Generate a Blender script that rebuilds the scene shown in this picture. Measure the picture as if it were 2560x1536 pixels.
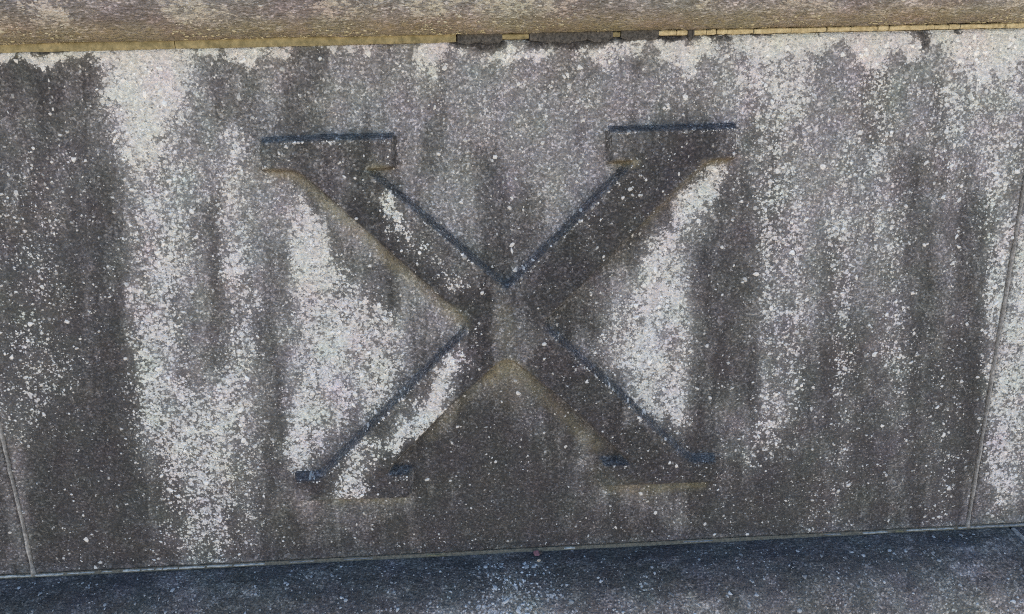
import bpy, bmesh, math, random
import numpy as np

# ---------------------------------------------------------------- clear
for o in list(bpy.data.objects):
    bpy.data.objects.remove(o, do_unlink=True)
scene = bpy.context.scene
C = scene.collection
rng = np.random.default_rng(11)
random.seed(5)

# ---------------------------------------------------------------- camera
CAM = np.array([-0.0158, -0.4229, 0.2887])
PITCH, YAW, ROLL, FPX = 0.2879, 0.0447, -0.0249, 1900.0     # solved from the block's four corners
def cam_axes():
    cp, sp, cy, sy = math.cos(PITCH), math.sin(PITCH), math.cos(YAW), math.sin(YAW)
    f = np.array([sy*cp, cy*cp, -sp]); r = np.array([cy, -sy, 0.0]); u = np.cross(r, f)
    cr, sr = math.cos(ROLL), math.sin(ROLL)
    return cr*r + sr*u, -sr*r + cr*u, f
RT, UP, FW = cam_axes()
cam_d = bpy.data.cameras.new('camera')
cam_d.sensor_width = 36.0
cam_d.lens = FPX/2560*36
cam_d.clip_start = 0.01
cam_d.clip_end = 500
cam = bpy.data.objects.new('camera', cam_d)
C.objects.link(cam)
from mathutils import Matrix, Vector
cam.matrix_world = Matrix(((RT[0], UP[0], -FW[0], CAM[0]), (RT[1], UP[1], -FW[1], CAM[1]),
                           (RT[2], UP[2], -FW[2], CAM[2]), (0, 0, 0, 1)))
scene.camera = cam

# ---------------------------------------------------------------- sky, sun, exposure
SUN_EL, SUN_AZ = math.radians(52), math.radians(-18)      # the sun stands behind the wall: its face is in open shade
w = bpy.data.worlds.new('World'); scene.world = w; w.use_nodes = True
nt = w.node_tree
sky = nt.nodes.new('ShaderNodeTexSky'); sky.sky_type = 'NISHITA'; sky.sun_disc = False
sky.sun_elevation = SUN_EL; sky.sun_rotation = SUN_AZ
sky.air_density = 1.0; sky.dust_density = 0.6; sky.ozone_density = 1.5
bg = nt.nodes['Background']; bg.inputs['Strength'].default_value = 0.10
nt.links.new(sky.outputs['Color'], bg.inputs['Color'])
sd = bpy.data.lights.new('sun', 'SUN'); sd.energy = 5.0; sd.angle = math.radians(0.5); sd.color = (1.0, 0.94, 0.86)
so = bpy.data.objects.new('sun', sd); C.objects.link(so)
sdir = Vector((math.sin(SUN_AZ)*math.cos(SUN_EL), math.cos(SUN_AZ)*math.cos(SUN_EL), math.sin(SUN_EL)))
so.rotation_euler = sdir.to_track_quat('Z', 'Y').to_euler()
so.location = sdir*20
scene.view_settings.view_transform = 'Standard'
scene.view_settings.look = 'None'
scene.view_settings.gamma = 1.0
scene.view_settings.use_curve_mapping = False
scene.view_settings.exposure = 2.0
scene.cycles.use_denoising = False        # the photograph has grain of its own
scene.cycles.filter_width = 1.1
scene.cycles.max_bounces = 4; scene.cycles.diffuse_bounces = 3

# ---------------------------------------------------------------- photo pixels <-> the wall plane
K = 2560/2473.0                       # the sketch coordinates below are in a 2473 px wide copy of the photograph
def hit(sx, sy, depth=0.0):           # sketch point -> (x, z) on the plane y = -depth
    u, v = sx*K, sy*K
    d = FW*FPX + RT*(u-1280) + UP*(768-v)
    t = (-depth-CAM[1])/d[1]
    p = CAM + t*d
    return p[0], p[2]
def sketch(x, z):                     # wall point -> sketch point
    x = np.asarray(x, float); z = np.asarray(z, float)
    dx, dy, dz = x-CAM[0], -CAM[1], z-CAM[2]
    D = dx*FW[0]+dy*FW[1]+dz*FW[2]
    return ((1280+FPX*(dx*RT[0]+dy*RT[1]+dz*RT[2])/D)/K, (768-FPX*(dx*UP[0]+dy*UP[1]+dz*UP[2])/D)/K)

# ---------------------------------------------------------------- noise
class VNoise:
    def __init__(self, seed):
        self.t = np.random.default_rng(seed).random((256, 256))
    def __call__(self, x, y):
        xi = np.floor(x).astype(int); yi = np.floor(y).astype(int)
        fx = x-xi; fy = y-yi
        fx = fx*fx*fx*(fx*(fx*6-15)+10); fy = fy*fy*fy*(fy*(fy*6-15)+10)
        a = self.t[xi % 256, yi % 256]; b = self.t[(xi+1) % 256, yi % 256]
        c = self.t[xi % 256, (yi+1) % 256]; d = self.t[(xi+1) % 256, (yi+1) % 256]
        return (a*(1-fx)+b*fx)*(1-fy)+(c*(1-fx)+d*fx)*fy
def fbm(n, x, y, o=4):
    s = 0; a = 1; tot = 0
    for k in range(o):
        s = s+a*n(x*2**k+k*17.3, y*2**k+k*9.1); tot += a; a *= .55
    return s/tot
N1, N2, N3, N4 = VNoise(1), VNoise(2), VNoise(3), VNoise(4)
def sstep(a, b, x):
    t = np.clip((x-a)/(b-a), 0, 1); return t*t*(3-2*t)

# ---------------------------------------------------------------- stains with shapes of their own (crust, biofilm), plus painted bounce and falloff
CRUST = [   # polyline of (x, y, half width), strength
    ([(330,110,110),(360,170,100),(390,240,70)], .95),
    ([(300,230,55),(320,320,60),(350,420,70),(370,520,80),(370,640,75),(345,760,60),(360,880,65),(380,980,75),(400,1090,70)], .62),
    ([(400,250,50),(420,360,45),(470,440,50)], .48),
    ([(560,340,45),(575,440,55),(560,540,50),(580,660,42),(590,780,45),(570,900,60),(560,1000,80),(540,1100,95),(510,1200,115),(500,1300,100)], .60),
    ([(430,640,60),(440,800,70),(450,940,80),(470,1060,80)], .34),
    ([(735,540,45),(760,640,62),(790,740,90),(820,840,120),(810,930,112),(770,1010,85),(735,1090,50)], .74),
    ([(740,600,40),(760,720,50),(790,850,70),(790,950,60)], .42),
    ([(900,740,40),(935,840,55),(900,930,50)], .45),
    ([(1725,400,24),(1700,450,32)], .74),
    ([(1680,470,28),(1645,560,40),(1610,640,58),(1590,740,75),(1575,840,95),(1590,910,85),(1625,1000,36)], .78),
    ([(1480,760,40),(1480,850,50)], .22),
    # under the moulding
    ([(0,133,16),(230,125,20),(480,118,20),(650,112,18),(900,106,16)], .85),
    ([(480,120,24),(600,135,26)], .7),
    ([(1000,110,26),(1030,150,34)], .72),
    ([(1030,112,18),(1300,122,18),(1550,108,22)], .62),
    ([(1420,110,18),(1460,140,18)], .6),
    ([(1600,96,20),(1800,92,22),(2000,88,26),(2200,82,26),(2473,74,30)], .9),
    ([(1640,110,22),(1655,150,12)], .7),
    ([(2100,90,40),(2110,150,28)], .95),
    ([(2330,80,50),(2360,140,34),(2420,110,50)], .95),
    ([(2390,110,20),(2400,165,14)], .8),
    # right half, thin
    ([(1950,180,60),(1960,400,80),(1950,700,80),(1900,950,60),(1840,1060,60)], .20),
    ([(2100,200,50),(2090,420,60),(2110,600,50)], .24),
    ([(2280,170,70),(2300,330,80)], .22),
    ([(2440,200,60),(2430,400,60)], .2),
    ([(1850,1000,60),(1850,1100,50)], .28),
    ([(1220,150,220),(1300,260,200),(1330,400,140)], .15),
    ([(1950,150,500),(2000,330,480)], .14),
    ([(100,420,120),(110,700,120),(90,900,120),(70,1010,80)], .26),
    ([(110,900,60),(40,985,50)], .22),
    ([(700,430,50),(640,520,60)], .22),
    ([(2473,560,60),(2460,800,70),(2455,1000,70),(2440,1150,60)], .48),
    ([(2120,880,120),(2150,1050,120)], .17),
    ([(1640,1090,60),(1560,1150,60)], .12),
]
CRUST_LETTER = [      # the same crust where it sits on the front of the raised letter
    ([(925,455,22),(955,530,36)], .72),
    ([(985,540,26),(1060,620,34),(1120,690,26)], .52),
    ([(1100,865,34),(1060,930,42),(1000,1010,40),(955,1065,28)], .95),
    ([(900,1085,36),(860,1140,52),(850,1190,48)], .74),
]
DARK = [
    ([(60,230,190),(90,500,190),(120,800,200),(140,1100,230),(170,1350,250)], .74),
    ([(230,450,40),(245,650,45),(260,900,50),(285,1100,55),(320,1300,60)], .55),
    ([(500,480,30),(512,640,30),(518,760,30),(520,880,26)], .45),
    ([(640,760,30),(655,900,32),(665,1100,40)], .40),
    ([(755,140,40),(745,230,45),(745,320,40)], .62),
    ([(560,160,70),(620,300,60)], .35),
    ([(770,375,110),(860,390,80)], .42),
    ([(870,480,40),(950,560,60),(1050,660,60),(1150,750,45)], .78),
    ([(960,640,40),(930,720,40)], .45),
    ([(1170,380,40),(1190,500,55),(1200,640,60)], .55),
    ([(1290,500,40),(1270,600,50)], .45),
    ([(1165,720,38),(1160,820,34),(1160,900,34)], .90),
    ([(1640,370,130),(1570,440,90),(1500,520,90),(1400,620,90),(1320,720,70),(1400,780,70)], .70),
    ([(1560,480,60),(1480,590,70)], .5),
    ([(1310,870,50),(1370,960,75),(1460,1050,80),(1560,1140,85)], .82),
    ([(1230,1000,70),(1200,1090,150),(1210,1180,190)], .68),
    ([(1120,1050,60),(1060,1130,60)], .55),
    ([(1020,1040,30),(940,1130,60)], .45),
    ([(1720,490,40),(1725,700,45),(1720,900,50),(1700,1050,50)], .52),
    ([(1790,470,60),(1800,700,60),(1780,950,60)], .48),
    ([(1850,300,50),(1870,600,50)], .35),
    ([(2030,600,40),(2040,900,50)], .45),
    ([(2200,420,50),(2230,700,90),(2250,950,140),(2260,1200,150)], .46),
    ([(2000,900,120),(2050,1120,200),(2000,1250,240)], .46),
    ([(2350,500,50),(2350,800,60),(2330,1100,60)], .62),
    ([(1650,1200,200),(1850,1240,200)], .55),
    ([(300,1300,230),(700,1300,220),(1100,1290,250),(1500,1280,200)], .55),
    ([(1600,250,30),(1610,380,30)], .3),
    ([(1030,300,25),(1040,420,30)], .3),
    ([(2110,180,40),(2110,300,45)], .5),
    ([(2260,200,30),(2280,420,40)], .3),
    ([(20,170,40),(200,190,60)], .4),
    ([(880,860,20),(990,960,26)], .25),
]
TAN_BOUNCE = [  # tan staining plus warm ground bounce painted below the letter's edges
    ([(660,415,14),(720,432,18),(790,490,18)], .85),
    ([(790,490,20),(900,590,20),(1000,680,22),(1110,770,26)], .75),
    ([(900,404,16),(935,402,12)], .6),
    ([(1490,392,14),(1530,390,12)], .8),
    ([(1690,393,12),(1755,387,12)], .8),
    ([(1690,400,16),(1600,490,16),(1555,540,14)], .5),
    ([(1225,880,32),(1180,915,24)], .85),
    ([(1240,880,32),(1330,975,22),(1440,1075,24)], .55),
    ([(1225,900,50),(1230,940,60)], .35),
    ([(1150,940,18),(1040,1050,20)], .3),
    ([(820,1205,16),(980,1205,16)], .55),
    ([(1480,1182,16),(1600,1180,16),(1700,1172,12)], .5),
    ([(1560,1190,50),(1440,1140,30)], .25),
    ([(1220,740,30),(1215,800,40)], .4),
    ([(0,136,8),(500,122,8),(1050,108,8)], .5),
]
PALE = [   # mortar smear, grey wash; lit bands painted in below letter edges
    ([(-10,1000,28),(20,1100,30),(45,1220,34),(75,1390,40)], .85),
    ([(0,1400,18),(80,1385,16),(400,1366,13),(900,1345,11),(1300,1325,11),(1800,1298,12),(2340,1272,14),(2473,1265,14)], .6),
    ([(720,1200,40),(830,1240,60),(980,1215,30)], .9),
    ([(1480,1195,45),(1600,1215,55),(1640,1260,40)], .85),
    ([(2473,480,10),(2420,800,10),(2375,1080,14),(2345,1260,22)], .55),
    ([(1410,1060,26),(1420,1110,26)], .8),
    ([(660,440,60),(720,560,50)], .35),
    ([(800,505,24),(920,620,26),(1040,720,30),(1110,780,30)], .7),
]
BLACK = [
    ([(1090,98,14),(1150,102,26),(1205,102,18)], .95),
    ([(1285,95,14),(1350,100,24),(1470,92,14)], .9),
    ([(1500,86,12),(1640,82,9)], .8),
    ([(1725,92,16),(1760,98,10)], .6),
    ([(1370,108,14),(1385,120,8)], .6),
    ([(2235,78,14),(2240,110,10)], .6),
    ([(2310,78,12)]*2, .7),
    ([(95,121,6),(160,119,6)], .7),
    ([(1720,75,8),(1850,74,8)], .6),
]
def strokes(lst, X, Y, soft=1.5):
    out = np.ones_like(X)
    for pts, s in lst:
        best = np.full_like(X, 9.0)
        for a, b in zip(pts[:-1], pts[1:]):
            ax, ay, aw = a; bx, by, bw = b
            L2 = (bx-ax)**2+(by-ay)**2+1e-9
            t = np.clip(((X-ax)*(bx-ax)+(Y-ay)*(by-ay))/L2, 0, 1)
            d = np.hypot(X-ax-t*(bx-ax), Y-ay-t*(by-ay))/(aw+t*(bw-aw))
            best = np.minimum(best, d)
        out *= 1-s*(1-sstep(.1, soft, best))
    return 1-out
def stains(x, z, letter=None):
    """crust, dark film, tan stain with painted bounce, pale wash at wall points"""
    X, Y = sketch(x, z)
    nx = fbm(N1, X/55, Y/160, 4)-.5
    ny = fbm(N2, X/45, Y/120, 4)-.5
    Xw = X+70*nx; Yw = Y+110*ny
    st = fbm(N3, X/26, Y/240, 4)                 # runs of water, long and narrow
    bl = fbm(N4, X/70, Y/90, 5)
    st2 = fbm(N1, X/60+40, Y/700, 4)              # broad pale runs
    rightw = .35+.65*sstep(1500, 1900, X)
    letter = np.zeros_like(X) if letter is None else letter
    Lc = (strokes(CRUST, Xw, Yw, 1.75)*(1-.8*letter)+letter*strokes(CRUST_LETTER, Xw, Yw, 1.6))*(.62+.62*bl)+.12*(st-.5)
    Lc = Lc+rightw*(.15+.85*np.clip(st2-.47, -.12, .4)*(1-.25*sstep(800, 1350, Y)))
    Dk = strokes(DARK, Xw, Yw)
    Dk = Dk*.85+.60*(st-.5)+.35*(bl-.5)+.30
    Xs = X+14*nx; Ys = Y+14*ny
    Tb = strokes(TAN_BOUNCE, Xs, Ys, 1.25)
    Lc = Lc*(1-.75*np.clip(Tb*1.3, 0, 1)*sstep(200, 330, Y)*(1-letter))
    Tb = Tb*(.30+.6*bl)
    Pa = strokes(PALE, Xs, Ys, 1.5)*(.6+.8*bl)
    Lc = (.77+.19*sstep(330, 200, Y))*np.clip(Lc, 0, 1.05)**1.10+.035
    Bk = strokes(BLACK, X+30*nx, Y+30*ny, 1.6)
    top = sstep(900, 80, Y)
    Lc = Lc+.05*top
    Dk = Dk-.22*top+.10*sstep(700, 1400, Y)  # vertical light falloff painted in: paler above, darker below
    Lc = Lc*(1-Bk)-.3*Bk; Dk = Dk+1.2*Bk; Pa = Pa*(1-Bk); Tb = Tb*(1-Bk)
    return np.stack([np.clip(Lc, 0, 1), np.clip(Dk, 0, 1), np.clip(Tb, 0, 1), np.clip(Pa, 0, 1)], -1)

# ---------------------------------------------------------------- materials
def newmat(name):
    m = bpy.data.materials.new(name); m.use_nodes = True
    n = m.node_tree; n.nodes.clear()
    out = n.nodes.new('ShaderNodeOutputMaterial'); b = n.nodes.new('ShaderNodeBsdfPrincipled')
    n.links.new(b.outputs[0], out.inputs[0])
    return m, n, b
class G:
    def __init__(self, n): self.n = n
    def node(self, t, **kw):
        x = self.n.nodes.new(t)
        for k, v in kw.items(): setattr(x, k, v)
        return x
    def put(self, sock, v):
        if hasattr(v, 'is_output') or hasattr(v, 'links'): self.n.links.new(v, sock)
        else: sock.default_value = v
    def math(self, op, a, b=None, c=None, clamp=False):
        x = self.node('ShaderNodeMath', operation=op, use_clamp=clamp)
        for i, v in enumerate((a, b, c)):
            if v is not None: self.put(x.inputs[i], v)
        return x.outputs[0]
    def ramp(self, v, a, b, lo=0., hi=1.):
        x = self.node('ShaderNodeMapRange', interpolation_type='SMOOTHSTEP')
        self.put(x.inputs[0], v); self.put(x.inputs[1], a); self.put(x.inputs[2], b)
        self.put(x.inputs[3], lo); self.put(x.inputs[4], hi)
        return x.outputs[0]
    def mix(self, f, a, b, mode='MIX'):
        x = self.node('ShaderNodeMix', data_type='RGBA', blend_type=mode)
        self.put(x.inputs[0], f); self.put(x.inputs[6], a if not isinstance(a, tuple) else (*a, 1)); self.put(x.inputs[7], b if not isinstance(b, tuple) else (*b, 1))
        return x.outputs[2]
    def noise(self, vec, scale, detail=4, rough=.55, out='Fac', dist=0.):
        x = self.node('ShaderNodeTexNoise')
        self.put(x.inputs['Vector'], vec); x.inputs['Scale'].default_value = scale
        x.inputs['Detail'].default_value = detail; x.inputs['Roughness'].default_value = rough
        x.inputs['Distortion'].default_value = dist
        return x.outputs[out]
    def vor(self, vec, scale, out='Distance', feature='F1'):
        x = self.node('ShaderNodeTexVoronoi', feature=feature)
        self.put(x.inputs['Vector'], vec); x.inputs['Scale'].default_value = scale
        return x.outputs[out]

def stone_material(name, pale, mid, dark, crust, tan_bounce, grain=1.0, use_attr=True, base=(0, .4, 0, 0), bump=1.0, squash=1.0):
    m, n, b = newmat(name); g = G(n)
    co = g.node('ShaderNodeTexCoord').outputs['Object']
    if squash != 1.0:
        sq = g.node('ShaderNodeMapping'); n.links.new(co, sq.inputs[0]); sq.inputs['Scale'].default_value = (1/squash, 1, squash)
        co = sq.outputs[0]
    if use_attr:
        at = g.node('ShaderNodeAttribute', attribute_name='stain')
        sp = g.node('ShaderNodeSeparateColor'); n.links.new(at.outputs['Color'], sp.inputs[0])
        Lc, Dk, Tb = sp.outputs; Pa = at.outputs['Alpha']
    else:
        Lc, Dk, Tb, Pa = base
    mp = g.node('ShaderNodeMapping'); n.links.new(co, mp.inputs[0]); mp.inputs['Scale'].default_value = (1, 1, .14)
    run = mp.outputs[0]
    def st(v, a=.30, b=.70):                     # stretch a noise to 0..1
        x = g.node('ShaderNodeMapRange'); g.put(x.inputs[0], v); x.inputs[1].default_value = a; x.inputs[2].default_value = b
        return x.outputs[0]
    nA = st(g.noise(co, 430, 3, .66))             # crust clumps, 2 mm
    nB = st(g.noise(co, 850, 2, .6), .30, .70)    # grains, 1 mm
    nC = st(g.noise(co, 75, 3, .6))               # patches
    nR = st(g.noise(run, 130, 3, .6))             # runs
    nH = g.noise(co, 42, 2, .6, out='Color')      # slight hue drift
    c5 = lambda v, k: g.math('MULTIPLY', g.math('SUBTRACT', v, .5), k)
    # stone under a dark film
    d = g.math('ADD', Dk, c5(nC, .34))
    d = g.math('ADD', d, c5(nR, .36))
    d = g.math('ADD', d, c5(nA, .34*grain))
    d = g.math('SUBTRACT', d, g.math('MULTIPLY', Pa, .50), clamp=True)
    col = g.mix(g.ramp(d, .02, .50), pale, mid)
    col = g.mix(g.ramp(d, .42, .98), col, dark)
    # mineral grains, light and dark
    vg = g.node('ShaderNodeTexVoronoi'); n.links.new(co, vg.inputs['Vector']); vg.inputs['Scale'].default_value = 900
    gs = g.node('ShaderNodeSeparateColor'); n.links.new(vg.outputs['Color'], gs.inputs[0])
    gv = g.math('MULTIPLY_ADD', nB, .35, g.math('MULTIPLY', gs.outputs[0], .65))
    gr = g.math('ADD', g.ramp(gv, .05, .95, 1-.45*grain, 1+.35*grain), g.ramp(gv, .66, .90, 0, 1.15*grain))
    sc = g.node('ShaderNodeVectorMath', operation='SCALE'); n.links.new(col, sc.inputs[0]); n.links.new(gr, sc.inputs['Scale'])
    col = sc.outputs[0]
    # tan stain and painted ground bounce
    tb = g.math('MULTIPLY', Tb, g.math('ADD', g.math('MULTIPLY', nA, .45), g.math('MULTIPLY', nB, .60)), clamp=True)
    col = g.mix(tb, col, tan_bounce)
    # thin pale bloom, then the crust on it
    col = g.mix(g.math('MULTIPLY', Lc, g.math('MULTIPLY_ADD', nC, .35, .16)), col, (.30, .295, .285))
    # pale mineral crust: the attribute is the share of the surface it covers
    # (scabs with ragged rims and gaps between them, each growing from its own spot)
    wv = g.node('ShaderNodeVectorMath', operation='MULTIPLY_ADD')
    nz = g.node('ShaderNodeTexNoise'); g.put(nz.inputs['Vector'], co); nz.inputs['Scale'].default_value = 900; nz.inputs['Detail'].default_value = 2
    n.links.new(nz.outputs['Color'], wv.inputs[0]); wv.inputs[1].default_value = (.0016,)*3; n.links.new(co, wv.inputs[2])
    def scabs(scale, wr, wd):
        vo = g.node('ShaderNodeTexVoronoi'); n.links.new(wv.outputs[0], vo.inputs['Vector']); vo.inputs['Scale'].default_value = scale
        rs = g.node('ShaderNodeSeparateColor'); n.links.new(vo.outputs['Color'], rs.inputs[0])
        q = g.math('ADD', g.math('MULTIPLY', rs.outputs[0], wr), g.math('MULTIPLY', vo.outputs['Distance'], wd))
        return g.math('ADD', q, g.math('MULTIPLY', nB, .14)), rs
    qf, rf = scabs(760, .60, .42)
    qc, rs = scabs(360, .62, .62)
    pt = g.math('MULTIPLY_ADD', nC, .22, -.06)
    cv = g.math('MAXIMUM', g.math('SUBTRACT', g.math('MULTIPLY', Lc, 1.02), qf), g.math('SUBTRACT', g.math('MULTIPLY', Lc, 1.04), qc))
    cv = g.math('SUBTRACT', cv, pt)
    cr = g.ramp(cv, -.09, .05)
    ctone = g.mix(g.math('MULTIPLY_ADD', rf.outputs[1], .65, g.math('MULTIPLY', nB, .35)), crust, tuple(c*.50 for c in crust))
    col = g.mix(g.math('MULTIPLY', cr, .92), col, ctone)
    # hue drift of lichen and iron, weak
    hs = g.mix(.11, (.5, .5, .5), nH)
    x = g.node('ShaderNodeVectorMath', operation='SCALE'); n.links.new(hs, x.inputs[0]); x.inputs['Scale'].default_value = 2.0
    col = g.mix(1.0, col, x.outputs[0], 'MULTIPLY')
    n.links.new(col, b.inputs['Base Color'])
    b.inputs['Roughness'].default_value = .92
    b.inputs['Specular IOR Level'].default_value = .25
    h = g.math('ADD', g.math('MULTIPLY', nA, .55), g.math('MULTIPLY', nB, .40))
    bp = g.node('ShaderNodeBump'); bp.inputs['Strength'].default_value = .9*bump; bp.inputs['Distance'].default_value = .0012
    n.links.new(h, bp.inputs['Height']); n.links.new(bp.outputs[0], b.inputs['Normal'])
    return m

PALEC, MIDC, DARKC = (.200, .196, .196), (.104, .1015, .100), (.044, .0425, .0425)
CRUSTC, TAN_BOUNCE_C = (.70, .692, .665), (.33, .295, .185)  # last colour serves tan stain and painted bounce alike
M_face = stone_material('weathered_stone', PALEC, MIDC, DARKC, CRUSTC, TAN_BOUNCE_C)
M_upper = stone_material('moulded_stone', (.265, .255, .262), (.152, .145, .150), (.076, .070, .073), (.52, .49, .43), (.29, .25, .14), squash=1.45)
M_ledge = stone_material('ledge_stone', (.22, .205, .190), (.115, .106, .098), (.052, .048, .045), (.50, .49, .47), TAN_BOUNCE_C)
M_plain = stone_material('plain_stone', PALEC, MIDC, DARKC, CRUSTC, TAN_BOUNCE_C, use_attr=False, base=(.2, .5, .05, .1))

def simple(name, c1, c2, scale=500, rough=.9, bump=.5):
    m, n, b = newmat(name); g = G(n)
    co = g.node('ShaderNodeTexCoord').outputs['Object']
    nA = g.noise(co, scale, 5, .65)
    n.links.new(g.mix(g.ramp(nA, .3, .7), c1, c2), b.inputs['Base Color'])
    b.inputs['Roughness'].default_value = rough
    bp = g.node('ShaderNodeBump'); bp.inputs['Strength'].default_value = bump; bp.inputs['Distance'].default_value = .0006
    n.links.new(nA, bp.inputs['Height']); n.links.new(bp.outputs[0], b.inputs['Normal'])
    return m
M_mortar_y = simple('cream_mortar', (.30, .25, .14), (.52, .46, .30), 420)
M_mortar_o = simple('mossy_mortar', (.13, .115, .06), (.29, .25, .14), 260)
M_mortar_w = simple('lime_mortar', (.30, .29, .25), (.58, .56, .50), 500)
M_mortar_g = simple('grey_mortar', (.15, .145, .135), (.36, .35, .33), 600)
M_mortar_d = simple('dirty_mortar', (.07, .064, .05), (.17, .155, .12), 500)
M_bed = simple('dark_mortar', (.022, .022, .022), (.095, .092, .088), 700)
M_petal = simple('dried_petal', (.17, .07, .075), (.27, .12, .125), 900, .7)
M_seed = simple('seed_husk', (.36, .27, .18), (.62, .53, .42), 1200, .7)
M_chip = simple('lichen_chip', (.28, .32, .29), (.50, .55, .52), 900, .8)
M_leaf = simple('dead_leaf', (.05, .04, .035), (.13, .10, .08), 900, .7)
def flake_material():
    m, n, b = newmat('lichen_flake'); g = G(n)
    at = g.node('ShaderNodeAttribute', attribute_name='tone')
    co = g.node('ShaderNodeTexCoord').outputs['Object']
    nB = g.noise(co, 1500, 3, .6)
    sc = g.node('ShaderNodeVectorMath', operation='SCALE'); n.links.new(at.outputs['Color'], sc.inputs[0])
    n.links.new(g.ramp(nB, .3, .7, .78, 1.12), sc.inputs['Scale'])
    n.links.new(sc.outputs[0], b.inputs['Base Color']); b.inputs['Roughness'].default_value = .9
    b.inputs['Specular IOR Level'].default_value = .2
    return m
M_flake = flake_material()
def ground_material():
    m, n, b = newmat('dry_gravel'); g = G(n)
    co = g.node('ShaderNodeTexCoord').outputs['Object']
    v = g.vor(co, 55); nz = g.noise(co, 3, 5)
    c = g.mix(g.ramp(v, .0, .6), (.50, .395, .28), (.37, .28, .19))
    n.links.new(g.mix(g.ramp(nz, .3, .7), c, (.45, .36, .25)), b.inputs['Base Color'])
    b.inputs['Roughness'].default_value = .95
    bp = g.node('ShaderNodeBump'); bp.inputs['Strength'].default_value = .6; bp.inputs['Distance'].default_value = .01
    n.links.new(v, bp.inputs['Height']); n.links.new(bp.outputs[0], b.inputs['Normal'])
    return m
M_ground = ground_material()

# ---------------------------------------------------------------- mesh helpers
def obj(name, me, mat, parent=None, loc=(0, 0, 0)):
    o = bpy.data.objects.new(name, me); C.objects.link(o)
    if mat and not me.materials: me.materials.append(mat)
    o.parent = parent; o.location = loc
    return o
def mesh_np(name, V, F, smooth=True):
    me = bpy.data.meshes.new(name)
    V = np.ascontiguousarray(V, np.float32); F = np.ascontiguousarray(F, np.int32)
    k = F.shape[1]
    me.vertices.add(len(V)); me.vertices.foreach_set('co', V.ravel())
    me.loops.add(F.size); me.loops.foreach_set('vertex_index', F.ravel())
    me.polygons.add(len(F)); me.polygons.foreach_set('loop_start', np.arange(0, F.size, k, dtype=np.int32))
    me.polygons.foreach_set('loop_total', np.full(len(F), k, np.int32))
    me.polygons.foreach_set('use_smooth', np.full(len(F), smooth, bool))
    me.update(calc_edges=True); me.validate()
    return me
def grid_faces(nx, nz):
    i = np.arange((nx-1)*(nz-1)); c = i % (nx-1); r = i//(nx-1); a = r*nx+c
    return np.stack([a, a+1, a+nx+1, a+nx], 1)
def add_attr(me, name, rgba):
    a = me.attributes.new(name, 'FLOAT_COLOR', 'POINT')
    a.data.foreach_set('color', np.ascontiguousarray(rgba, np.float32).ravel())
def axis(a, b, step, lip=.004, n=5):
    core = np.linspace(a+lip, b-lip, max(2, int(round((b-a-2*lip)/step))))
    e = lip*(1-np.cos(np.linspace(0, math.pi/2, n, endpoint=False)))
    return np.concatenate([a+e, core, (b-e)[::-1]])

# relief of the stone face itself (mm-scale tooling and weathering)
def rough(x, z):
    return (.0007*(fbm(N2, x*28, z*28, 3)-.5)+.0006*(fbm(N1, x*150+3, z*150, 3)-.5)+.0005*(fbm(N4, x*430, z*430+9, 2)-.5))

W2, H = .30, .3103                      # half width and height of the lettered block
GAP = .0008
def stone_block(parent, x0, x1, z0, z1, step, depth=.25, attr=True, mat=M_face):
    xs = axis(x0, x1, step); zs = axis(z0, z1, step)
    Xg, Zg = np.meshgrid(xs, zs)
    ed = np.minimum(np.minimum(Xg-x0, x1-Xg), np.minimum(Zg-z0, z1-Zg))
    wob = .0014*fbm(N3, Xg*90, Zg*90, 3)+.0004
    h = rough(Xg, Zg)-.0016*(1-sstep(0, 1, ed/(wob+.0012)))**2
    V = np.stack([Xg, -h, Zg], -1).reshape(-1, 3)
    nx, nz = len(xs), len(zs)
    F = grid_faces(nx, nz)
    # sides and back
    idx = np.arange(nx*nz).reshape(nz, nx)
    ring = np.concatenate([idx[0, :], idx[1:, -1], idx[-1, -2::-1], idx[-2:0:-1, 0]])
    base = len(V); back = V[ring].copy(); back[:, 1] = depth
    V = np.concatenate([V, back, [[(x0+x1)/2, depth, (z0+z1)/2]]])
    n = len(ring); k = np.arange(n); k2 = (k+1) % n
    S = np.stack([ring[k2], ring[k], base+k, base+k2], 1)
    B = np.stack([base+k2, base+k, np.full(n, base+n), np.full(n, base+n)], 1)
    F = np.concatenate([F, S])
    me = mesh_np('stone_block', V, F)
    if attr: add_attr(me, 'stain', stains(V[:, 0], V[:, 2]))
    return obj('stone_block', me, mat, parent)

wall = bpy.data.objects.new('masonry_plinth', None); C.objects.link(wall)
wall['label'] = 'weathered grey ashlar masonry with a raised letter X between two mouldings'
wall['category'] = 'stonework'
GROUND_Z = -.95

# ---------------------------------------------------------------- ground
gm = bpy.data.meshes.new('ground')
gn = 60
gx, gy = np.meshgrid(np.linspace(-120, 120, gn), np.linspace(-120, 120, gn))
gV = np.stack([gx, gy, np.full_like(gx, GROUND_Z)], -1).reshape(-1, 3)
ground = obj('ground', mesh_np('ground', gV, grid_faces(gn, gn)), M_ground)
ground['kind'] = 'structure'

# ---------------------------------------------------------------- the middle course
block = stone_block(wall, -W2+GAP, W2-GAP, GAP, H-.0002, .0011)
block['label'] = 'lettered block streaked with white crust and dark film'
blk_l = stone_block(wall, -3*W2+GAP, -W2-GAP, GAP, H-.0002, .0028)
blk_r = stone_block(wall, W2+GAP, 3*W2-GAP, GAP, H-.0002, .0022)
for dx, src in ((-2*W2, blk_l), (2*W2, blk_r)):
    o = src.copy(); C.objects.link(o); o.parent = wall; o.location.x = dx

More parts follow.
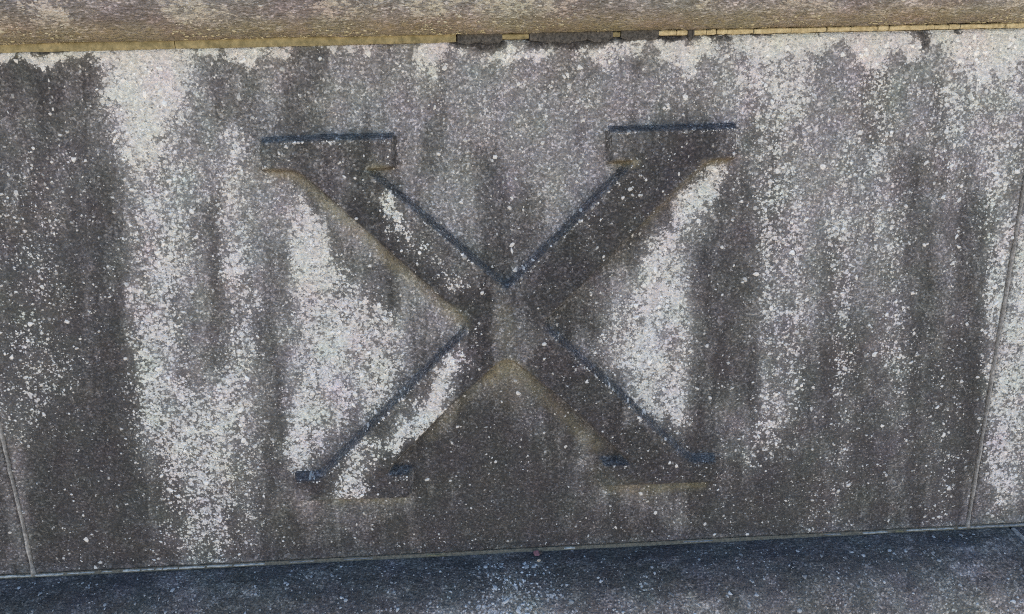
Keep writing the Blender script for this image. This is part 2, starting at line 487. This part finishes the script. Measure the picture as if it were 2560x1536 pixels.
# ---------------------------------------------------------------- the raised letter
FD = .0080                              # height of the letter above the block
def bez(p0, p1, p2, n=5):
    return [tuple((1-t)**2*a+2*t*(1-t)*b+t*t*c for a, b, c in zip(p0, p1, p2)) for t in np.linspace(0, 1, n)]
LET = []                                # outline of the letter's front, photograph pixels
LET += [(652,357),(814,350),(977,347),(978,416),(921,421)]
LET += bez((921,421),(905,422),(925,436),4)[1:]
LET += [(1092,577),(1252,714)]
LET += bez((1252,714),(1266,728),(1280,714),4)[1:]
LET += [(1430,566),(1576,418)]
LET += bez((1576,418),(1590,403),(1575,402),4)[1:]
LET += [(1531,402),(1531,330),(1690,325),(1842,321),(1840,393),(1800,396)]
LET += bez((1800,396),(1772,398),(1745,424),5)[1:]
LET += [(1702,467),(1605,561),(1480,688),(1366,797)]
LET += bez((1366,797),(1352,811),(1366,826),4)[1:]
LET += [(1540,982),(1705,1140)]
LET += bez((1705,1140),(1722,1158),(1740,1158),4)[1:]
LET += [(1790,1157),(1789,1206),(1650,1212),(1512,1217),(1511,1166),(1560,1164)]
LET += bez((1560,1164),(1582,1163),(1566,1146),4)[1:]
LET += [(1430,1020),(1300,915)]
LET += bez((1300,915),(1268,888),(1240,912),5)[1:]
LET += [(1130,1012),(1000,1142)]
LET += bez((1000,1142),(965,1176),(968,1190),4)[1:]
LET += [(1021,1187),(1021,1244),(880,1250),(741,1255),(740,1203),(786,1202)]
LET += bez((786,1202),(800,1201),(815,1186),4)[1:]
LET += [(980,1020),(1155,846)]
LET += bez((1155,846),(1184,816),(1156,790),4)[1:]
LET += [(1000,652),(833,503),(775,452)]
LET += bez((775,452),(744,424),(712,423),5)[1:]
LET += [(654,424)]
pts = np.array([hit(a/K, b/K, FD) for a, b in LET])
def signed_dist(x, z, P):
    d = np.full(x.shape, 1e9); ins = np.zeros(x.shape, bool)
    for a, b in zip(P, np.roll(P, -1, 0)):
        e = b-a; L2 = e@e+1e-18
        t = np.clip(((x-a[0])*e[0]+(z-a[1])*e[1])/L2, 0, 1)
        d = np.minimum(d, np.hypot(x-a[0]-t*e[0], z-a[1]-t*e[1]))
        c = ((a[1] > z) != (b[1] > z)) & (x < (b[0]-a[0])*(z-a[1])/(b[1]-a[1]+1e-18)+a[0])
        ins ^= c
    return np.where(ins, d, -d)
SLOPE = .0025
def letter_h(x, z):
    s = signed_dist(x, z, pts)+.0007*(fbm(N1, x*120, z*120, 3)-.5)+.0004*(fbm(N3, x*420, z*420, 2)-.5)
    t = (s+SLOPE)/SLOPE                # 0 at the foot, 1 at the arris
    h = np.where(t < 0, t*.4, t*np.clip(.62+.6*t, 0, 1))           # hollow foot
    h = np.where(t > 1, 1+.05*(1-np.exp(-(t-1)*3.0)), h)
    h = h*FD/1.05
    return h
lx = np.arange(pts[:, 0].min()-.008, pts[:, 0].max()+.008, .00062)
lz = np.arange(pts[:, 1].min()-.008, pts[:, 1].max()+.008, .00062)
LX, LZ = np.meshgrid(lx, lz)
hh = letter_h(LX, LZ)
y = -(hh+rough(LX, LZ)*np.where(hh > 0, 1., .3))
V = np.stack([LX, y, LZ], -1).reshape(-1, 3)
F = grid_faces(len(lx), len(lz))
keep = (hh.reshape(-1)[F] > -.0016).all(1)
F = F[keep]
used = np.unique(F); remap = np.full(len(V), -1); remap[used] = np.arange(len(used))
V = V[used]; F = remap[F]
me = mesh_np('raised_letter', V, F)
sdv = signed_dist(V[:, 0], V[:, 2], pts)
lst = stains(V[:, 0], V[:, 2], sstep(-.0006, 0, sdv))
side = sstep(.0001, -.0004, sdv)        # the cut sides get an even mid-dark tone, no crust
lst[:, 0] = np.clip(lst[:, 0]*1.05-.07, 0, 1)*(1-side)
lst[:, 1] = np.clip(lst[:, 1]*.8+.32, 0, 1)
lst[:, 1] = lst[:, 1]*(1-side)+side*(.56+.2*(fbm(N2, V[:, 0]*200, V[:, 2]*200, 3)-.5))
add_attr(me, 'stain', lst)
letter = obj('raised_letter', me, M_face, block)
letter['label'] = 'raised capital letter X with bracketed slab serifs'

# ---------------------------------------------------------------- upper course: ovolo moulding over the block
def sweep(name, prof, x0, x1, step, mat, parent, stain_fn, amp=1.0, closed_back=.25):
    P = np.array(prof); seg = np.hypot(*np.diff(P, axis=0).T); s = np.concatenate([[0], np.cumsum(seg)])
    n = int(s[-1]/.0016); t = np.linspace(0, s[-1], n)
    py = np.interp(t, s, P[:, 0]); pz = np.interp(t, s, P[:, 1])
    k = np.ones(5)/5
    py[3:-3] = np.convolve(py, k, 'same')[3:-3]; pz[3:-3] = np.convolve(pz, k, 'same')[3:-3]
    ty = np.gradient(py); tz = np.gradient(pz); L = np.hypot(ty, tz)+1e-12
    ny, nz = -tz/L, ty/L               # outward (towards -y when climbing)
    xs = axis(x0, x1, step)
    Xg, T = np.meshgrid(xs, t)
    PY = np.broadcast_to(py[:, None], Xg.shape); PZ = np.broadcast_to(pz[:, None], Xg.shape)
    h = amp*(rough(Xg, T+2.3)*1.2+.0006*(fbm(N3, Xg*60, T*200, 3)-.5))
    ed = np.minimum(Xg-x0, x1-Xg)
    h = h-.0015*(1-sstep(0, .003, ed))**2
    V = np.stack([Xg, PY+h*ny[:, None], PZ+h*nz[:, None]], -1)
    nxs, nt = len(xs), len(t)
    st = stain_fn(Xg, T/s[-1], PZ).reshape(-1, 4)
    V = V.reshape(-1, 3)
    F = grid_faces(nxs, nt)
    b0 = len(V); ring = []
    idx = np.arange(nxs*nt).reshape(nt, nxs)
    endL, endR = idx[:, 0], idx[:, -1]
    bL = V[endL].copy(); bL[:, 1] = closed_back; bR = V[endR].copy(); bR[:, 1] = closed_back
    V = np.concatenate([V, bL, bR])
    k = np.arange(nt-1)
    F = np.concatenate([F, np.stack([endL[k], endL[k+1], b0+k+1, b0+k], 1), np.stack([endR[k+1], endR[k], b0+nt+k, b0+nt+k+1], 1),
                        [[b0, b0+nt, endR[0], endL[0]], [endL[-1], endR[-1], b0+2*nt-1, b0+nt-1]]])
    me = mesh_np(name, V, F)
    st = np.concatenate([st, np.tile(st[:1], (2*nt, 1))])
    add_attr(me, 'stain', st)
    return obj(name, me, mat, parent)

ZU = H+.0028
R = .030
prof = [(.02, ZU), (.000, ZU)]
prof += [(-R*math.sin(a), ZU+R*(1-math.cos(a))*1.05) for a in np.linspace(.12, math.pi/2, 14)]
prof += [(-R, ZU+.05), (-R+.001, ZU+.12), (-R+.004, ZU+.17), (-R+.012, ZU+.19), (.01, ZU+.20)]
prof_upper = list(prof)
def upper_tone(X, T, Z):
    dz = Z-ZU
    st = fbm(N3, X*120, dz*20+4, 4); bl = fbm(N4, X*60, dz*90+7, 5)
    Lc = .26+.40*(bl-.45)+.25*sstep(.004, .010, dz)*sstep(.034, .014, dz)*sstep(.40, .60, bl)
    Dk = .42+.7*(st-.5)+.5*(bl-.5)+.24*sstep(-.05, -.36, X)-.14*sstep(.1, .36, X)
    Tb = .85*sstep(.011, .001, dz)+.42*sstep(.024, .006, dz)*(.35+bl)*.8  # tan stain and painted ground bounce, strongest on the underside
    Pa = np.zeros_like(X)
    return np.clip(np.stack([Lc, Dk, Tb, Pa], -1), 0, 1)
upper = sweep('moulding_stone', prof, -.75, .749, .0022, M_upper, wall, upper_tone)
upper['label'] = 'rounded moulding stone above the letter, with warm ground bounce painted along its lower edge'
for dx in (-1.5, 1.5):
    o = upper.copy(); C.objects.link(o); o.parent = wall; o.location.x = dx

# ---------------------------------------------------------------- lower ledge: weathered top, rounded nose
ZL = -.0006
prof = [(.02, ZL-.16), (-.036, ZL-.155), (-.040, ZL-.12), (-.044, ZL-.085)]
prof += [(-.006-.044*math.cos(a), ZL-.0015-.046+.046*math.sin(a)) for a in np.linspace(-.4, math.pi/2-.03, 18)]
prof += [(-.002, ZL-.0010), (.02, ZL-.0005)]
def ledge_tone(X, T, Z):
    sx, sy = sketch(X, Z)
    st = fbm(N3, X*70+31, T*30, 4); bl = fbm(N4, X*50+5, T*26+3, 5)
    d = (ZL-Z)
    b2 = fbm(N1, X*22+3, T*14, 4)
    Lc = .10+.6*(bl-.47)+.5*(b2-.5)*sstep(.004, .02, d)
    Dk = .80+.5*(st-.5)+1.0*(bl-.5)+.9*(b2-.5)-.45*sstep(.003, .022, d)  # paler toward the nose: horizon light on the curve painted in
    px = np.exp(-((X-hit(1230, 1420)[0])/.030)**2)
    Lc = Lc+.40*px*sstep(.004, .012, d)
    px = np.exp(-((X-hit(2120, 1440)[0])/.05)**2); Lc = Lc+.06*px
    return np.clip(np.stack([Lc, Dk, np.zeros_like(X), np.zeros_like(X)], -1), 0, 1)
JL = hit(2447, 1275)[0]
ledge = sweep('ledge_stone', prof, JL-1.5, JL-.0015, .0022, M_ledge, wall, ledge_tone)
ledge['label'] = 'dark bluish rounded ledge stone below the letter'
for dx in (-1.5, 1.5):
    o = ledge.copy(); C.objects.link(o); o.parent = wall; o.location.x = dx

# ---------------------------------------------------------------- plain stones down to the ground and the core behind
def box_mesh(name, x0, x1, y0, y1, z0, z1, bev=.006):
    bm = bmesh.new()
    bmesh.ops.create_cube(bm, size=1)
    for v in bm.verts:
        v.co = Vector((x0+(v.co.x+.5)*(x1-x0), y0+(v.co.y+.5)*(y1-y0), z0+(v.co.z+.5)*(z1-z0)))
    bmesh.ops.bevel(bm, geom=bm.edges[:], offset=bev, segments=2, affect='EDGES')
    me = bpy.data.meshes.new(name); bm.to_mesh(me); bm.free()
    return me
zt = ZL-.1615
bme = box_mesh('base_stone', -.748, .748, -.036, .25, GROUND_Z-.02, zt)
for i, dx in enumerate((-1.5, 0, 1.5)):
    obj('base_stone', bme, M_plain, wall, (dx, 0, 0))
cme = box_mesh('coping_stone', -.748, .748, -.045, .30, ZU+.2015, ZU+.33, .012)
for dx in (-1.5, 0, 1.5):
    obj('coping_stone', cme, M_plain, wall, (dx, 0, 0))

# ---------------------------------------------------------------- mortar
def chunk(name, x0, x1, za, zb, y_front, depth, mat, jit=.0004, nseg=None, rag=.12):
    """a broken length of mortar: irregular front outline, bevelled, with real depth"""
    n = nseg or max(4, int((x1-x0)/(.004 if rag < .2 else .0018))+2)
    xs = np.linspace(x0, x1, n)
    bm = bmesh.new()
    rows = []
    for i, x in enumerate(xs):
        e = 1-rag if i in (0, n-1) else 1.0
        zc = (za(x)+zb(x))/2; hh = (zb(x)-za(x))/2
        t = hh*e*(1+random.uniform(-rag*1.6, rag*.6)); bt = hh*e*(1+random.uniform(-rag*1.6, rag*.6))
        yy = -y_front+random.uniform(-jit, jit)
        xx = x+random.uniform(-.0003, .0003)
        rows.append([bm.verts.new((xx, .004, zc-bt)), bm.verts.new((xx, yy+.0006, zc-bt)), bm.verts.new((xx, yy, zc-bt*.55)),
                     bm.verts.new((xx, yy, zc+t*.55)), bm.verts.new((xx, yy+.0006, zc+t)), bm.verts.new((xx, .004, zc+t))])
    for a, b in zip(rows[:-1], rows[1:]):
        for k in range(5):
            bm.faces.new((a[k], b[k], b[k+1], a[k+1]))
    bm.faces.new(rows[0][::1]); bm.faces.new(rows[-1][::-1])
    bmesh.ops.recalc_face_normals(bm, faces=bm.faces[:])
    me = bpy.data.meshes.new(name); bm.to_mesh(me); bm.free()
    return obj(name, me, mat, wall)
# dark bedding at the back of the joints
bm_bed = box_mesh('mortar_bed', -.75, .75, .0030, .20, H-.001, ZU+.001, .0003)
obj('mortar_bed', bm_bed, M_bed, wall)
bm_bed2 = box_mesh('mortar_bed', -.75, .75, .0003, .20, ZL-.001, .0012, .0002)
obj('mortar_bed', bm_bed2, M_mortar_d, wall)
# top joint: cracked cream lengths to the right, mossy ones to the left, dark fill where it has fallen out
missing = [(1105, 1212), (1280, 1420), (1424, 1480), (1500, 1590), (1660, 1675)]
s = -60.
top_lo = lambda x: H-.0006
while s < 2540:
    if s < 1080: L = random.uniform(260, 620)
    elif s < 1640: L = random.uniform(25, 70)
    else: L = random.choice((random.uniform(16, 36), random.uniform(40, 105)))
    e = s+L
    hole = [m for m in missing if m[0] < e and m[1] > s]
    if hole:
        if hole[0][0]-s > 12: e = hole[0][0]
        else:
            x0 = hit(s, 124-.024*s)[0]; x1 = hit(hole[0][1], 124-.024*s)[0]
            chunk('mortar_piece', x0, x1, lambda x: H-.0014-.0022*float(fbm(N1, np.array([x*140.]), np.array([1.7]), 3)[0])*max(0., math.sin(math.pi*(x-x0)/(x1-x0)))**.6, lambda x: ZU+.0012, .0009, .004, M_bed, .0004, max(8, int((x1-x0)/.0016)), .14)
            s = hole[0][1]; continue
    x0 = hit(s, 124-.024*s)[0]; x1 = hit(e-random.choice((.9, 1.4, 2.6)), 124-.024*e)[0]
    if s < 1080:
        chunk('mortar_piece', x0, x1, lambda x: H-.0011, lambda x: ZU+.0011, random.uniform(.0004, .0010), .004, M_mortar_o, .0005, None, .06)
    else:
        chunk('mortar_piece', x0, x1, lambda x: H-.0001, lambda x: ZU-.0001, random.uniform(.0002, .0012), .004, M_mortar_y if s > 1580 else M_mortar_o)
    s = e
# bottom joint: thin whitish slivers
for a, b, th, mt in ((-60, 82, 1.0, M_mortar_w), (84, 152, .75, M_mortar_w), (163, 228, .4, M_mortar_w), (246, 270, .5, M_mortar_w), (296, 338, .9, M_mortar_w), (340, 372, .7, M_mortar_w),
                     (376, 392, .8, M_mortar_w), (394, 430, .75, M_mortar_w), (434, 495, 1.05, M_mortar_w), (500, 560, .7, M_mortar_w), (565, 640, .5, M_mortar_w),
                     (700, 760, .35, M_mortar_g), (830, 900, .3, M_mortar_g), (1030, 1075, .35, M_mortar_o), (1362, 1388, .6, M_mortar_w),
                     (1650, 1720, .35, M_mortar_g), (1990, 2030, .3, M_mortar_g), (2082, 2140, .6, M_mortar_w), (2160, 2180, .5, M_mortar_o), (2188, 2260, .55, M_mortar_w), (2262, 2300, .4, M_mortar_w), (2312, 2332, .5, M_mortar_w), (2334, 2410, .95, M_mortar_g), (2410, 2540, .95, M_mortar_g)):
    x0 = hit(a, 1390-.045*a)[0]; x1 = hit(b, 1390-.045*b)[0]
    t = .00062*th
    chunk('mortar_piece', x0, x1, lambda x: .0002-t*.9, lambda x: .0004+t*.9, random.uniform(.0003, .0009), .004, mt, .0002, None, .45)
# upright joints
def upright(xc, z0, z1, mat, seed, wid):
    r = random.Random(seed); n = 90; rows = []
    bm = bmesh.new()
    for i in range(n):
        z = z0+(z1-z0)*i/(n-1)
        c = xc+.0005*(float(fbm(N1, np.array([z*60.]), np.array([seed*3.]), 3)[0])-.5)*2
        wd = wid*(.10+1.9*float(fbm(N2, np.array([z*110.]), np.array([seed*5.]), 3)[0]))*(1+1.6*math.exp(-(z-z0)/.004))
        yy = -.0007+.0006*r.random()
        rows.append([bm.verts.new((c-wd, .003, z)), bm.verts.new((c-wd*.6, yy+.0002, z)), bm.verts.new((c, yy-.0004, z)), bm.verts.new((c+wd*.6, yy+.0002, z)), bm.verts.new((c+wd, .003, z))])
    for a, b in zip(rows[:-1], rows[1:]):
        for k in range(4): bm.faces.new((a[k], a[k+1], b[k+1], b[k]))
    bm.faces.new(rows[0]); bm.faces.new(rows[-1][::-1])
    bmesh.ops.recalc_face_normals(bm, faces=bm.faces[:])
    for f in bm.faces: f.smooth = True
    me = bpy.data.meshes.new('mortar_joint'); bm.to_mesh(me); bm.free()
    return obj('mortar_joint', me, mat, wall)
upright(-W2, .0005, H-.001, M_mortar_g, 3, .00080)
upright(W2, .0005, H-.001, M_mortar_g, 8, .00062)

# ---------------------------------------------------------------- crust flakes: small raised lichen and lime scabs
def surf(x, z):
    lh = letter_h(x, z)
    base = rough(x, z)
    return np.where(lh > base, lh+base, base)
def flakes(name, parent, x, z, rad, tone, place, tall=1.0):
    """place(u, v, h) -> xyz of a surface point raised by h"""
    n = len(x); k = 6
    ang = np.linspace(0, 2*math.pi, k, endpoint=False)[None]+rng.random((n, 1))*6
    rr = rad[:, None]*(.5+.85*rng.random((n, k)))
    asp = .6+.4*rng.random((n, 1)); rot = rng.random((n, 1))*math.pi
    ex = rr*np.cos(ang); ez = rr*np.sin(ang)*asp
    ox = ex*np.cos(rot)-ez*np.sin(rot); oz = (ex*np.sin(rot)+ez*np.cos(rot))*tall
    th = (.00008+.15*rad)[:, None]
    V0 = place(x[:, None]+ox, z[:, None]+oz, -.0001+0*ox)
    V1 = place(x[:, None]+ox*.62, z[:, None]+oz*.62, th*(.7+.6*rng.random((n, k))))
    VC = place(x[:, None], z[:, None], th)
    V = np.concatenate([V0, V1, VC], 1)
    j = np.arange(k); j2 = (j+1) % k
    T = np.concatenate([np.stack([j, j2, k+j2], 1), np.stack([j, k+j2, k+j], 1), np.stack([k+j, k+j2, np.full(k, 2*k)], 1)])
    F = (T[None]+(np.arange(n)*(2*k+1))[:, None, None]).reshape(-1, 3)
    me = mesh_np(name, V.reshape(-1, 3), F)
    col = np.concatenate([tone, np.ones((n, 1))], 1)
    add_attr(me, 'tone', np.repeat(col, 2*k+1, 0))
    o = obj(name, me, M_flake, parent); o['kind'] = 'stuff'
    return o
on_block = lambda u, v, h: np.stack([u, -(surf(u, v)+h), v], -1)
on_flat = lambda u, v, h: np.stack([u, -(rough(u, v)+h), v], -1)
def on_profile(P):
    P = np.array(P); seg = np.hypot(*np.diff(P, axis=0).T); sl = np.concatenate([[0], np.cumsum(seg)])
    def f(u, v, h):
        py = np.interp(v, sl, P[:, 0]); pz = np.interp(v, sl, P[:, 1])
        qy = np.interp(v+.002, sl, P[:, 0])-np.interp(v-.002, sl, P[:, 0]); qz = np.interp(v+.002, sl, P[:, 1])-np.interp(v-.002, sl, P[:, 1])
        L = np.hypot(qy, qz)+1e-12
        h = h+.00015
        return np.stack([u, py-h*qz/L, pz+h*qy/L], -1)
    return f, sl
def scatter(n, x0, x1, z0, z1, dens):
    x = rng.uniform(x0, x1, n); z = rng.uniform(z0, z1, n)
    st = stains(x, z, sstep(-.0006, 0, signed_dist(x, z, pts)))
    clump = fbm(N2, x*230, z*230, 3)
    p = dens(st, clump)
    k = rng.random(n) < p
    return x[k], z[k], st[k]
def dens(st, clump):
    return np.clip((st[:, 0]**1.05*.50+.030)*(.12+1.9*sstep(.44, .64, clump)), 0, .95)
def tones(st, n):
    g = (.13+.50*rng.random(n)**1.1)*(.66+.50*np.sqrt(st[:, 0]))
    warm = rng.normal(0, .015, n)
    return np.clip(np.stack([g*(1.0+warm), g*(.995), g*(.955-warm)], 1), .10, .70)
def sizes(n, med=.00040):
    r = np.clip(rng.lognormal(math.log(med), .55, n), .00020, .0022)
    r[rng.random(n) < .02] *= 1.7
    return np.minimum(r, .0015)
x, z, st = scatter(190000, -W2+.002, W2-.002, .003, H-.003, dens)
tn = tones(st, len(x))
flakes('lichen_crust', block, x, z, sizes(len(x))*np.clip(.45+1.5*tn[:, 1], .5, 1.35), tn, on_block)
x, z, st = scatter(30000, W2+.002, W2+.10, .003, H-.003, dens)
flakes('lichen_crust', blk_r, x, z, sizes(len(x)), tones(st, len(x)), on_flat)
x, z, st = scatter(14000, -W2-.06, -W2-.002, .003, H-.003, dens)
flakes('lichen_crust', blk_l, x, z, sizes(len(x), .00042), tones(st, len(x)), on_flat)
# flecks along the upper arrises of the letter, where the crust catches
ex = []
for a, b in zip(pts, np.roll(pts, -1, 0)):
    e = b-a; L = np.hypot(*e)
    nrm = np.array([-e[1], e[0]])/L              # outward for this winding
    if nrm[1] > .5 or (nrm[0] > .9 and L < .02):
        for k in range(int(L/.0011)):
            t = rng.random(); c = a+e*t-nrm*(.0007+abs(rng.normal(0, .0006)))
            X, Y = sketch(c[0], c[1])
            if fbm(N1, np.array([c[0]*90]), np.array([c[1]*90]), 3)[0] > .50: ex.append(c)
ex = np.array(ex); stx = stains(ex[:, 0], ex[:, 1], np.ones(len(ex)))
flakes('lichen_crust', block, ex[:, 0], ex[:, 1], sizes(len(ex), .00042), np.clip(tones(stx, len(ex))*1.25, 0, .7), on_block)
# pale mortar in the upright joint of the ledge
fJ, sJ = on_profile(prof)
bm = bmesh.new(); rows = []
for i in range(60):
    v = sJ[-1]-.021-.085*i/59
    wd = .0011+.0010*float(fbm(N2, np.array([v*160.]), np.array([2.5]), 3)[0])
    xc = JL-.0007+.0012*(float(fbm(N1, np.array([v*70.]), np.array([6.5]), 3)[0])-.5)
    rows.append([bm.verts.new(tuple(fJ(np.array(xc+o*wd), np.array(v), np.array(h)))) for o, h in ((-1, -.003), (-.7, .0002), (0, .0006), (.7, .0002), (1, -.003))])
for a, b in zip(rows[:-1], rows[1:]):
    for k in range(4): bm.faces.new((a[k], a[k+1], b[k+1], b[k]))
bmesh.ops.recalc_face_normals(bm, faces=bm.faces[:])
for f in bm.faces: f.smooth = True
me = bpy.data.meshes.new('mortar_joint'); bm.to_mesh(me); bm.free()
obj('mortar_joint', me, M_mortar_g, wall)
# on the moulding
fU, sU = on_profile(prof_upper)
n = 26000
x = rng.uniform(-.42, .42, n); v = rng.uniform(.022, .12, n)
k = rng.random(n) < .75*sstep(.40, .66, fbm(N4, x*60, (v-.02)*60+7, 4))*(.4+.9*sstep(.45, .6, fbm(N2, x*200, v*260, 3)))
x, v = x[k], v[k]; g_ = .16+.32*rng.random(len(x)); yl = sstep(.052, .026, v)
tn = np.stack([g_*(1+.12*yl), g_*(.97+.06*yl), g_*(.90-.22*yl)], 1)
flakes('lichen_crust', upper, x, v, sizes(len(x), .00050), np.clip(tn, .05, .6), fU, .6)
# on the ledge
fL, sL = on_profile(prof)
n = 16000
x = rng.uniform(-.40, JL-.004, n); v = sL[-1]-.024-rng.uniform(0, .07, n)
spot = np.exp(-((x-hit(1235, 1420)[0])/.020)**2)*sstep(.026, .032, sL[-1]-v)
k = rng.random(n) < .30*sstep(.42, .62, fbm(N2, x*200, v*200+5, 3))+.45*spot
x, v, spot = x[k], v[k], spot[k]; g_ = .14+.30*rng.random(len(x))+.15*spot
flakes('lichen_crust', ledge, x, v, sizes(len(x), .00045)*(1+.5*spot), np.clip(np.stack([g_*.97, g_, g_], 1), .05, .65), fL)

# ---------------------------------------------------------------- bits lying on the ledge
def ledge_z(yv):        # height of the ledge top at depth yv (front = negative)
    P = sorted([(p[0], p[1]) for p in prof if p[1] > ZL-.045])
    return float(np.interp(yv, [p[0] for p in P], [p[1] for p in P]))
def blob(name, loc, size, mat, label, cat, rot=(0, 0, 0), seed=1, flat=1.0, cup=0.):
    r = random.Random(seed); bm = bmesh.new()
    bmesh.ops.create_icosphere(bm, subdivisions=3, radius=1)
    for v in bm.verts:
        p = v.co.copy()
        k = 1+.18*math.sin(3*p.x+seed)*math.cos(2.3*p.y)+.10*math.sin(7*p.y+5*p.z+seed)
        v.co = Vector((p.x*size[0]*k, p.y*size[1]*k, p.z*size[2]*k*flat))
        v.co.z += cup*(v.co.x**2+v.co.y**2)/max(size[0], 1e-6)
    for f in bm.faces: f.smooth = True
    me = bpy.data.meshes.new(name); bm.to_mesh(me); bm.free()
    o = obj(name, me, mat, None, loc); o.rotation_euler = rot
    o['label'] = label; o['category'] = cat
    return o
xp = hit(1294, 1340)[0]
blob('petal', (xp, -.0032, ledge_z(-.0032)+.0012), (.0024, .0020, .0006), M_petal, 'dull red dried petal on the ledge against the wall', 'petal', (.5, .2, .4), 2, 1.0, .35)
blob('leaf_scrap', (xp+.0026, -.0024, ledge_z(-.0024)+.0009), (.0011, .0009, .0004), M_leaf, 'tiny dark leaf scrap touching the red petal', 'leaf', (.4, .5, .9), 5, 1.0, .3)
blob('seed', (hit(1299, 1357)[0], -.0088, ledge_z(-.0088)+.0007), (.0014, .0009, .0008), M_seed, 'small tan seed on the ledge below the red petal', 'seed', (.2, .1, .7), 3)
